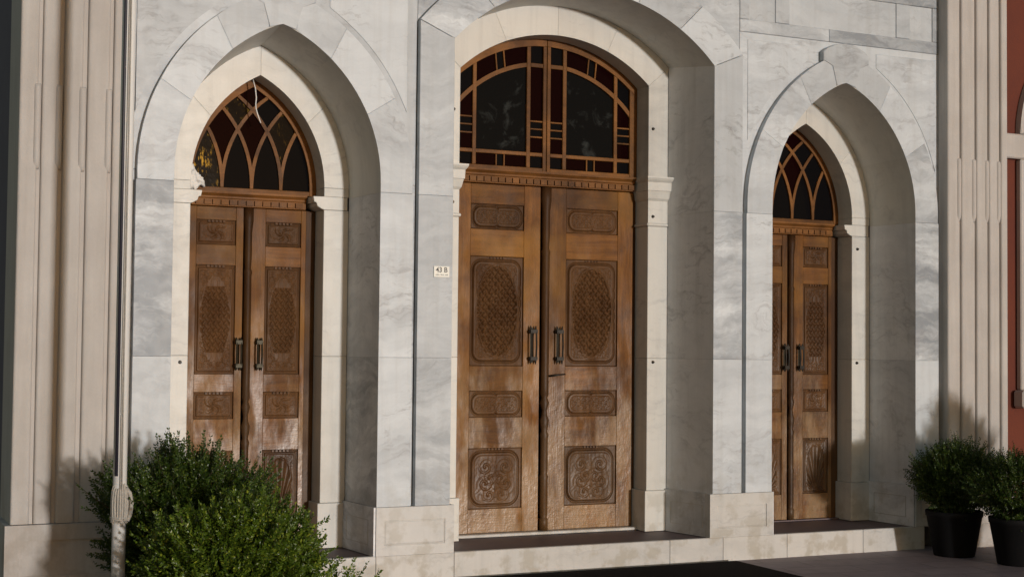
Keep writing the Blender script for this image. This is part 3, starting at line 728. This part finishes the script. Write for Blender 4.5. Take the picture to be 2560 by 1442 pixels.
# ------------------------------------------------------------------ fanlight over the centre door
F = from_bm('fanlight', (lambda bm: (bm_prism(bm, [(-.846, 3.094)] + [(-x, z) for x, z in IN(14)][:-1] + [(x, z) for x, z in reversed(IN(14))] + [(.846, 3.094)], .790, .799), bm)[1])(bmesh.new()), M_WD, B)
F.name = 'fanlight'
ZC, RS, RI = 2.94, 1.24, 1.035
arcz = lambda R, x: ZC + math.sqrt(max(R*R-x*x, 0))
yA, yB_ = .735, .775
def bar(pts, y0=yA, y1=yB_, name='muntin', bev=.003): prism(name, pts, y0, y1, M_WF, F, bev)
XO = .846; XI = .775
for sx in (-1, 1):
    # sash: outer curved rail, hanging stile, meeting stile, bottom rail
    n = 20; xs = [.002 + (XO-.002)*i/n for i in range(n+1)]
    bar([(sx*x, arcz(RS, x)) for x in xs] + [(sx*x, arcz(RS-.058, x)) for x in reversed(xs)], name='sash_rail')
    bar([(sx*XI, 3.096), (sx*XO, 3.096), (sx*XO, arcz(RS-.058, XO)), (sx*XI, arcz(RS-.058, XI))], yA+.001, name='sash_stile')
    bar([(sx*.003, 3.096), (sx*.034, 3.096), (sx*.034, arcz(RS-.058, .034)), (sx*.003, arcz(RS-.058, .003))], yA+.001, name='sash_stile')
    bar([(sx*.034, 3.096), (sx*XI, 3.096), (sx*XI, 3.128), (sx*.034, 3.128)], yA+.0005, name='sash_rail')
    # full-height bars, rails and the concentric bar
    for xa, xb in ((.147, .181), (.625, .657)):
        bar([(sx*xa, 3.128), (sx*xb, 3.128), (sx*xb, arcz(RS-.058, xb)), (sx*xa, arcz(RS-.058, xa))], yA+.003)
    bar([(sx*.034, 3.222), (sx*XI, 3.222), (sx*XI, 3.252), (sx*.034, 3.252)], yA+.005)
    xs = [.181 + (XI-.181)*i/n for i in range(n+1)]
    bar([(sx*x, arcz(RI+.017, x)) for x in xs] + [(sx*x, arcz(RI-.017, x)) for x in reversed(xs)], yA+.005)
    bar([(sx*.034, 3.945), (sx*.147, 3.945), (sx*.147, 3.979), (sx*.034, 3.979)], yA+.005)
    for z in (3.372, 3.437, 3.50):
        bar([(sx*.034, z), (sx*.147, z), (sx*.147, z+.013), (sx*.034, z+.013)], yA+.008)
        bar([(sx*.657, z), (sx*XI, z), (sx*XI, z+.013), (sx*.657, z+.013)], yA+.008)
    for x in (.375, .445):
        bar([(sx*(x-.006), 3.128), (sx*(x+.006), 3.128), (sx*(x+.006), 3.222), (sx*(x-.006), 3.222)], yA+.008)
        k = x/RI*1.0
        bar([(sx*(x-.006), arcz(RI+.017, x)), (sx*(x+.006), arcz(RI+.017, x)), (sx*(x+.02), arcz(RS-.058, x+.02)), (sx*(x+.008), arcz(RS-.058, x))], yA+.008)
    # panes
    def pane(xa, xb, lo, hi, m):
        xs = [xa + (xb-xa)*i/8 for i in range(9)]
        L = [(sx*x, lo(x) if callable(lo) else lo) for x in xs]; H_ = [(sx*x, hi(x) if callable(hi) else hi) for x in reversed(xs)]
        prism('pane', L+H_, .760, .770, m, F, 0)
    ai = lambda x: arcz(RI, x); ao = lambda x: arcz(RS-.045, x)
    pane(.03, .16, 3.12, 3.235, M_GBLK); pane(.03, .16, 3.235, 3.378, M_GRED); pane(.03, .16, 3.378, 3.443, M_GBLK); pane(.03, .16, 3.443, 3.506, M_GBLK)
    pane(.03, .16, 3.506, 3.96, M_GRED); pane(.03, .16, 3.96, ao, M_GBLK)
    pane(.16, .64, 3.235, ai, M_GBIG)
    for a, c, m in ((.16, .375, M_GRED), (.375, .445, M_GBLK), (.445, .64, M_GRED)): pane(a, c, 3.12, 3.235, m); pane(a, c, ai, ao, m)
    pane(.64, .785, 3.12, 3.235, M_GBLK); pane(.64, .785, 3.235, 3.378, M_GRED); pane(.64, .785, 3.378, 3.443, M_GBLK); pane(.64, .785, 3.443, 3.506, M_GBLK)
    pane(.64, .785, 3.506, ai, M_GRED); pane(.64, .785, ai, ao, M_GBLK)

# pointed fanlights with interlacing bars over the side doors
for ox in (-SX, SX):
    hw, Rr, z0, zb = .4978, .8885, 2.85, 2.799
    outl = [(ox-hw, zb)] + [(ox-x, z) for x, z in arc_pointed(hw, Rr, z0, 16)][:-1] + [(ox+x, z) for x, z in reversed(arc_pointed(hw, Rr, z0, 16))] + [(ox+hw, zb)]
    bm = bmesh.new(); bm_prism(bm, outl, .790, .799)
    G = from_bm('fanlight', bm, M_WD, B)
    si, Ri = hw-.052, Rr-.052
    for sx in (-1, 1):
        o_ = [(hw, zb)] + arc_pointed(hw, Rr, z0, 16); i_ = [(si, zb)] + arc_pointed(si, Ri, z0, 16)
        prism('sash_rail', [(ox+sx*x, z) for x, z in o_] + [(ox+sx*x, z) for x, z in reversed(i_)], .742, .780, M_WF, G, .003)
    box('sash_rail', ox-si, ox+si, .7425, .780, zb, zb+.034, M_WF, G, .003)
    cz = Ri-si           # centre of the right arc sits at -cz
    def xR(z): return (-cz + math.sqrt(max(Ri*Ri-(z-z0)**2, 0))) if z > z0 else si
    def zat(wd):         # height at which the opening is wd wide
        if wd >= 2*si: return z0
        return z0 + math.sqrt(Ri*Ri - (wd/2+cz)**2)
    d = 2*si/4; zbot = zb+.034
    for k in (1, 2, 3):
        for sx in (-1, 1):
            # curve parallel to one side of the arch, starting at joint k and stopping at the other side
            zt_ = zat(k*d if False else (k*d))
            line = []
            for i in range(15):
                z = zbot + (zt_-zbot)*i/14
                line.append((ox + sx*(-xR(z) + k*d), z))
            prism('muntin', ribbon_pts(line, .026), .746+.001*k+(.0005 if sx > 0 else 0), .778, M_WF, G, .003)
    for i in range(4):
        for j in range(4-i):
            nn = i+j; zt_, zl = zat(nn*d), (zat((nn+2)*d) if nn+2 < 4 else zbot)
            if nn == 3: zl = zbot
            L, R2 = [], []
            for q in range(11):
                z = zl + (zt_-zl)*q/10; xr = xR(z)
                l = max(-xr+d*i, xr-d*(j+1)); r = min(-xr+d*(i+1), xr-d*j)
                if r < l: l = r = (l+r)/2
                L.append((ox+l, z)); R2.append((ox+r+.0005, z+.0002))
            m = M_GBLK if (i+j) % 2 else M_GRED
            if ox < 0 and (i, j) == (0, 3): m = M_GAMB
            elif ox < 0 and (i, j) in ((0, 1), (2, 0)): m = M_GAM2
            elif ox > 0: m = M_GRED if (i, j) in ((1, 1), (0, 0), (0, 2)) else M_GBLK
            prism('pane', L + R2[::-1], .764, .772, m, G, 0)

# ------------------------------------------------------------------ red wall at the right
RW = tag(empty('red_wall', (0,0,0)), 'dark red plastered wall with a beige stone arch, right of the ribbed pilaster', 'wall')
box('plaster', 4.131, 14, .30, .5, 0, 5.9, M_RED, RW, 0)
box('window_jamb', 4.60, 4.84, .235, .299, 1.335, 3.44, M_LIME, RW, .01)
box('impost', 4.40, 4.86, .225, .299, 3.442, 3.668, M_LIME, RW, .012)
box('window_sill', 4.555, 6.25, .16, .299, 1.172, 1.333, M_LIME, RW, .02)
box('window_jamb', 5.96, 6.20, .235, .299, 1.335, 3.44, M_LIME, RW, .01)
box('impost', 5.94, 6.40, .225, .299, 3.442, 3.668, M_LIME, RW, .012)
for k in range(5):
    a0, a1 = PI*k/5+.004, PI*(k+1)/5-.004
    oo = [(5.4+.80*math.cos(a0+(a1-a0)*i/8), 3.67+.95*math.sin(a0+(a1-a0)*i/8)) for i in range(9)]
    ii = [(5.4+.56*math.cos(a0+(a1-a0)*i/8), 3.67+.70*math.sin(a0+(a1-a0)*i/8)) for i in range(9)]
    prism('arch_stone', oo+ii[::-1], .235, .299, M_LIME, RW, .008)
box('window_glass', 4.84, 5.96, .285, .299, 1.34, 3.67, M_GBLK, RW, 0)

# ------------------------------------------------------------------ number plate, wire, cloth, mat
pl = box('house_number_plate', -1.281, -1.157, -.008, -.0005, 2.185, 2.266, M_PLATE, None, .002)
tag(pl, 'small white enamel plate reading 43 B on the marble pier left of the middle door', 'sign')
def text_obj(name, body, size, loc, mat, parent, sx=1.0):
    cu = bpy.data.curves.new(name, 'FONT'); cu.body = body; cu.size = size; cu.extrude = .0006; cu.align_x = 'CENTER'; cu.offset = size*.02
    t = bpy.data.objects.new(name, cu); C.objects.link(t); bpy.context.view_layer.update()
    me = bpy.data.meshes.new_from_object(t.evaluated_get(bpy.context.evaluated_depsgraph_get()))
    C.objects.unlink(t); bpy.data.objects.remove(t)
    me.materials.clear(); o = mesh_obj(name, me, mat, parent)
    o.rotation_euler = (PI/2, 0, 0); o.location = loc; o.scale = (sx, 1, 1)
    return o
text_obj('lettering', '43 B', .052, (-1.219, -.0088, 2.222), M_INK, pl, .95)
bm = bmesh.new()
for i in range(12):
    x = -1.267 + i*.0082
    if i in (4, 8): continue
    bm_box(bm, x, x+.0055, -.0092, -.0082, 2.199, 2.205 + .002*(i % 3))
from_bm('small_print', bm, simple('grey_ink', (.25,.25,.23), .5), pl)

tag(tube('loose_wire', [(-2.468,.64,3.625),(-2.455,.62,3.56),(-2.452,.60,3.487),(-2.456,.60,3.44),(-2.453,.60,3.408),(-2.440,.60,3.365),(-2.416,.60,3.305)], .0045, M_RAG),
    'short white wire dangling from the point of the left arch over its window', 'wire')
bm = bmesh.new(); bmesh.ops.create_icosphere(bm, subdivisions=4, radius=1)
for v in bm.verts:
    p = v.co.copy(); n_ = .22*math.sin(5*p.x+2*p.z)+.15*math.sin(9*p.z+4*p.y)+.1*math.sin(13*p.x)
    v.co = Vector((-2.862+.062*p.x*(1+n_)-.02*p.z, .705+.028*p.y*(1+n_), 2.880+.085*p.z*(1+n_)*(1 if p.x < 0 else .65)))
tag(from_bm('crumpled_cloth', bm, M_RAG, None, True), 'crumpled white cloth stuffed in the lower left corner of the left fanlight', 'cloth')

mat_o = box('entrance_mat', -1.32, 1.30, -3.4, -.085, .001, .016, M_MAT, None, .005)
tag(mat_o, 'black carpet mat on the paving in front of the middle door', 'mat')

# ------------------------------------------------------------------ flagpole with its tied rope
PX, PY = -3.722, -1.20
FP = tag(empty('flagpole', (PX, PY, 0)), 'tall white painted flagpole with a rope coil tied to it, left of the portal', 'pole')
lathe('shaft', [(.040, .02), (.040, 3.0), (.038, 5.0), (.034, 8.0), (.001, 8.02)], 0, 0, M_POLE, FP, 28)
lathe('base_plate', [(.11, 0.001), (.11, .018), (.055, .02), (.048, .06), (.041, .062)], 0, 0, M_POLE, FP, 24)
tube('dark_strip', [(-.026, -.033, .92), (-.026, -.033, 3.2), (-.024, -.033, 7.9)], .0095, M_STRIP, FP, 8)  # thin dark strip down the left front of the pole
for dx, dy in ((-.006, -.043), (.004, -.044)):
    tube('halyard', [(dx, dy, .80), (dx-.002, dy, 1.6), (dx, dy, 3.4), (dx*.5, dy, 7.8)], .004, M_ROPE, FP, 6)
bm = bmesh.new()
for k in range(11):
    a = -2.75 + k*.27 + random.uniform(-.05, .05); rr = .042 + random.uniform(-.006, .008); hh = .112 + random.uniform(-.018, .012)
    ca, sa = math.cos(a), math.sin(a); pts = []
    for i in range(17):
        t = PI*i/16 - PI/2
        pts.append((ca*(.030 + rr*.55*math.cos(t)**.8), sa*(.030 + rr*.55*math.cos(t)**.8), .752 + hh*math.sin(t)))
    bm_tube(bm, pts, .0072, 6)
for s in range(3):
    bm_tube(bm, [(math.cos(t)*(.047+.002*s), math.sin(t)*(.047+.002*s), .655+.012*s+.003*math.sin(2*t)) for t in [2*PI*i/20 for i in range(21)]], .0055, 6)
bmesh.ops.recalc_face_normals(bm, faces=bm.faces)
rc = from_bm('rope_coil', bm, M_ROPE, FP, True)
tube('rope_bight', [(.03,-.03,.85),(.052,-.035,.82),(.064,-.03,.76),(.058,-.03,.70),(.04,-.034,.66)], .012, M_ROPE, FP, 8)

# ------------------------------------------------------------------ shrubs
def foliage(name, parent, c, rad, n_sprig, mat, leaf_l=.026, seed=1, low=-.9, sprout=.14, wild=()):
    """ragged shrub: twigs grow out of the crown in all directions and carry pairs of small pointed leaves"""
    r = np.random.default_rng(seed); V = []; Fc = []; tw = bmesh.new()
    def add_leaf(p, d, nrm, l):
        side = np.cross(d, nrm); side /= (np.linalg.norm(side)+1e-9); w = l*.27
        i = len(V)
        V.extend([p, p+d*l*.45+side*w, p+d*l, p+d*l*.45-side*w, p+d*l*.5-nrm*l*.07])
        Fc.extend([(i, i+4, i+1), (i+1, i+4, i+2), (i+2, i+4, i+3), (i+3, i+4, i)])
    jobs = []
    for k in range(n_sprig):
        u = r.normal(size=3); u /= np.linalg.norm(u)
        if u[2] < low: u[2] *= -1
        f = .52 + .48*r.random()**.6
        bumpf = 1 + .20*math.sin(4*u[0]+seed)*math.cos(5*u[2]+seed*2) + .11*math.sin(9*u[1]+7*u[0]) + .07*math.sin(13*u[0]-8*u[2]+seed)
        base = np.array(c) + u*np.array(rad)*f*bumpf
        jobs.append((base, u, sprout*r.uniform(.6, 1.35)))
    for (bx_, ux, ll) in wild: jobs.append((np.array(bx_), np.array(ux)/np.linalg.norm(ux), ll))
    for base, u, L in jobs:
        d = u*np.array([1, 1, .7]) + np.array([0, 0, .55]) + r.normal(size=3)*.28; d /= np.linalg.norm(d)
        a = base - d*L*.25; m_ = max(4, int(L/.012)); side0 = r.normal(size=3)
        if r.random() < .12: bm_tube(tw, [tuple(a-u*.05), tuple(a+d*L*.5), tuple(a+d*L)], [.0028, .002, .0008], 4, False)
        for i in range(m_):
            t = i/(m_-1); p = a + d*L*t + np.array([0, 0, -.02*(1-t)])
            s = np.cross(d, side0 + (np.array([d[1], -d[0], .3]) if i % 2 else 0)); s /= (np.linalg.norm(s)+1e-9)
            for sg in (-1, 1):
                dd = d*.75 + s*sg*(.9-.4*t) + r.normal(size=3)*.22; dd /= np.linalg.norm(dd)
                nn = np.cross(dd, s) + r.normal(size=3)*.35; nn -= dd*nn.dot(dd); nn /= (np.linalg.norm(nn)+1e-9)
                add_leaf(p, dd, nn, leaf_l*r.uniform(.65, 1.15)*(1-.35*t))
    me = bpy.data.meshes.new(name); me.from_pydata([tuple(v) for v in V], [], Fc); me.materials.append(mat)
    o = link(bpy.data.objects.new(name, me), parent); o['kind'] = 'stuff'
    t_ = from_bm('twigs', tw, M_BARK, parent); t_['kind'] = 'stuff'
    return o
def shrub(loc, rad, cz, n, mat, label, seed, pot_r=(.165, .23), pot_h=.37, **kw):
    t = tag(empty('potted_shrub', (loc[0], loc[1], 0)), label, 'shrub', 'potted box shrubs on the paving')
    r0, r1 = pot_r
    lathe('pot', [(r0*.96, .001), (r0, .004), (r0+(r1-r0)*.9, pot_h-.045), (r1, pot_h-.043), (r1+.004, pot_h-.004), (r1, pot_h), (r1-.014, pot_h), (r1-.02, pot_h-.05), (.02, pot_h-.052)], 0, 0, M_POT, t, 40)
    lathe('soil', [(r1-.021, pot_h-.051), (r1*.6, pot_h-.03), (.02, pot_h-.022)], 0, 0, M_SOIL, t, 24)
    for k in range(5):
        a = 2*PI*k/5+seed; tube('stem', [(.03*math.cos(a), .03*math.sin(a), pot_h-.05), (.08*math.cos(a), .08*math.sin(a), pot_h+.08), (rad[0]*.55*math.cos(a), rad[1]*.55*math.sin(a), cz+.05)], [.012, .009, .004], M_BARK, t, 6)
    foliage('foliage', t, (0, 0, cz), rad, n, mat, seed=seed, **kw)
    return t
shrub((3.22, -.42), (.30, .30, .26), .64, 2100, M_LEAFD, 'dark round shrub in a black pot beside the right end of the step', 3, low=-1, sprout=.11,
      wild=[((.0,0,.86),(.1,0,1),.15),((.09,0,.86),(.3,0,1),.17),((-.05,0,.84),(-.2,0,1),.11)])
shrub((3.36, -1.00), (.34, .32, .25), .60, 2100, M_LEAFD, 'dark shrub in a black pot, cut off by the right edge', 8, low=-1, sprout=.11)
shrub((3.84, -1.45), (.36, .30, .42), .84, 1300, M_LEAFD, 'taller dark shrub in a black pot just beyond the right edge', 12, low=-.8, sprout=.13)
shrub((-3.24, -.86), (.48, .36, .38), .56, 2600, M_LEAFD, 'large dark green shrub behind the flagpole, beside the left pilaster', 5, low=-.9, sprout=.17, leaf_l=.032,
      wild=[((-.10,0,.93),(.15,0,1),.19),((-.05,-.05,.92),(.4,0,1),.15),((-.33,0,.86),(-.3,0,1),.17),((-.38,0,.85),(-.1,0,1),.14),((-.45,0,.62),(-1,0,.3),.16),((-.45,0,.45),(-1,0,.2),.16),((-.4,0,.35),(-1,0,0),.15)])
shrub((-3.17, -1.60), (.44, .40, .28), .41, 2100, M_LEAF, 'large bright green shrub in the left foreground', 9, low=-.9, sprout=.19, leaf_l=.037,
      wild=[((.38+.034*q, -.12+.05*(q % 4), .33-.008*q+.02*(q % 3)), (.7, .1*(q % 3)-.1, .8), .15+.02*(q % 3)) for q in range(14)]+[((.36+.03*q, .02*(q % 5), .22), (.8, 0, .6), .16) for q in range(14)]+[((.45,-.1,.42),(1,0,.4),.20),((.50,-.1,.36),(1,0,.3),.22),((.42,-.1,.38),(1,0,.5),.16),((.50,-.1,.33),(1,0,.7),.15),((.56,-.1,.30),(.8,0,1),.16),((.62,-.1,.28),(.5,0,1),.17),((.70,-.1,.26),(.4,0,1),.15),((.66,-.1,.27),(.8,0,.6),.14),((-.1,0,.76),(.1,0,1),.16),((.1,0,.76),(.3,0,1),.15),((.25,0,.72),(.6,0,1),.18),((.38,0,.62),(.6,0,1),.16)])
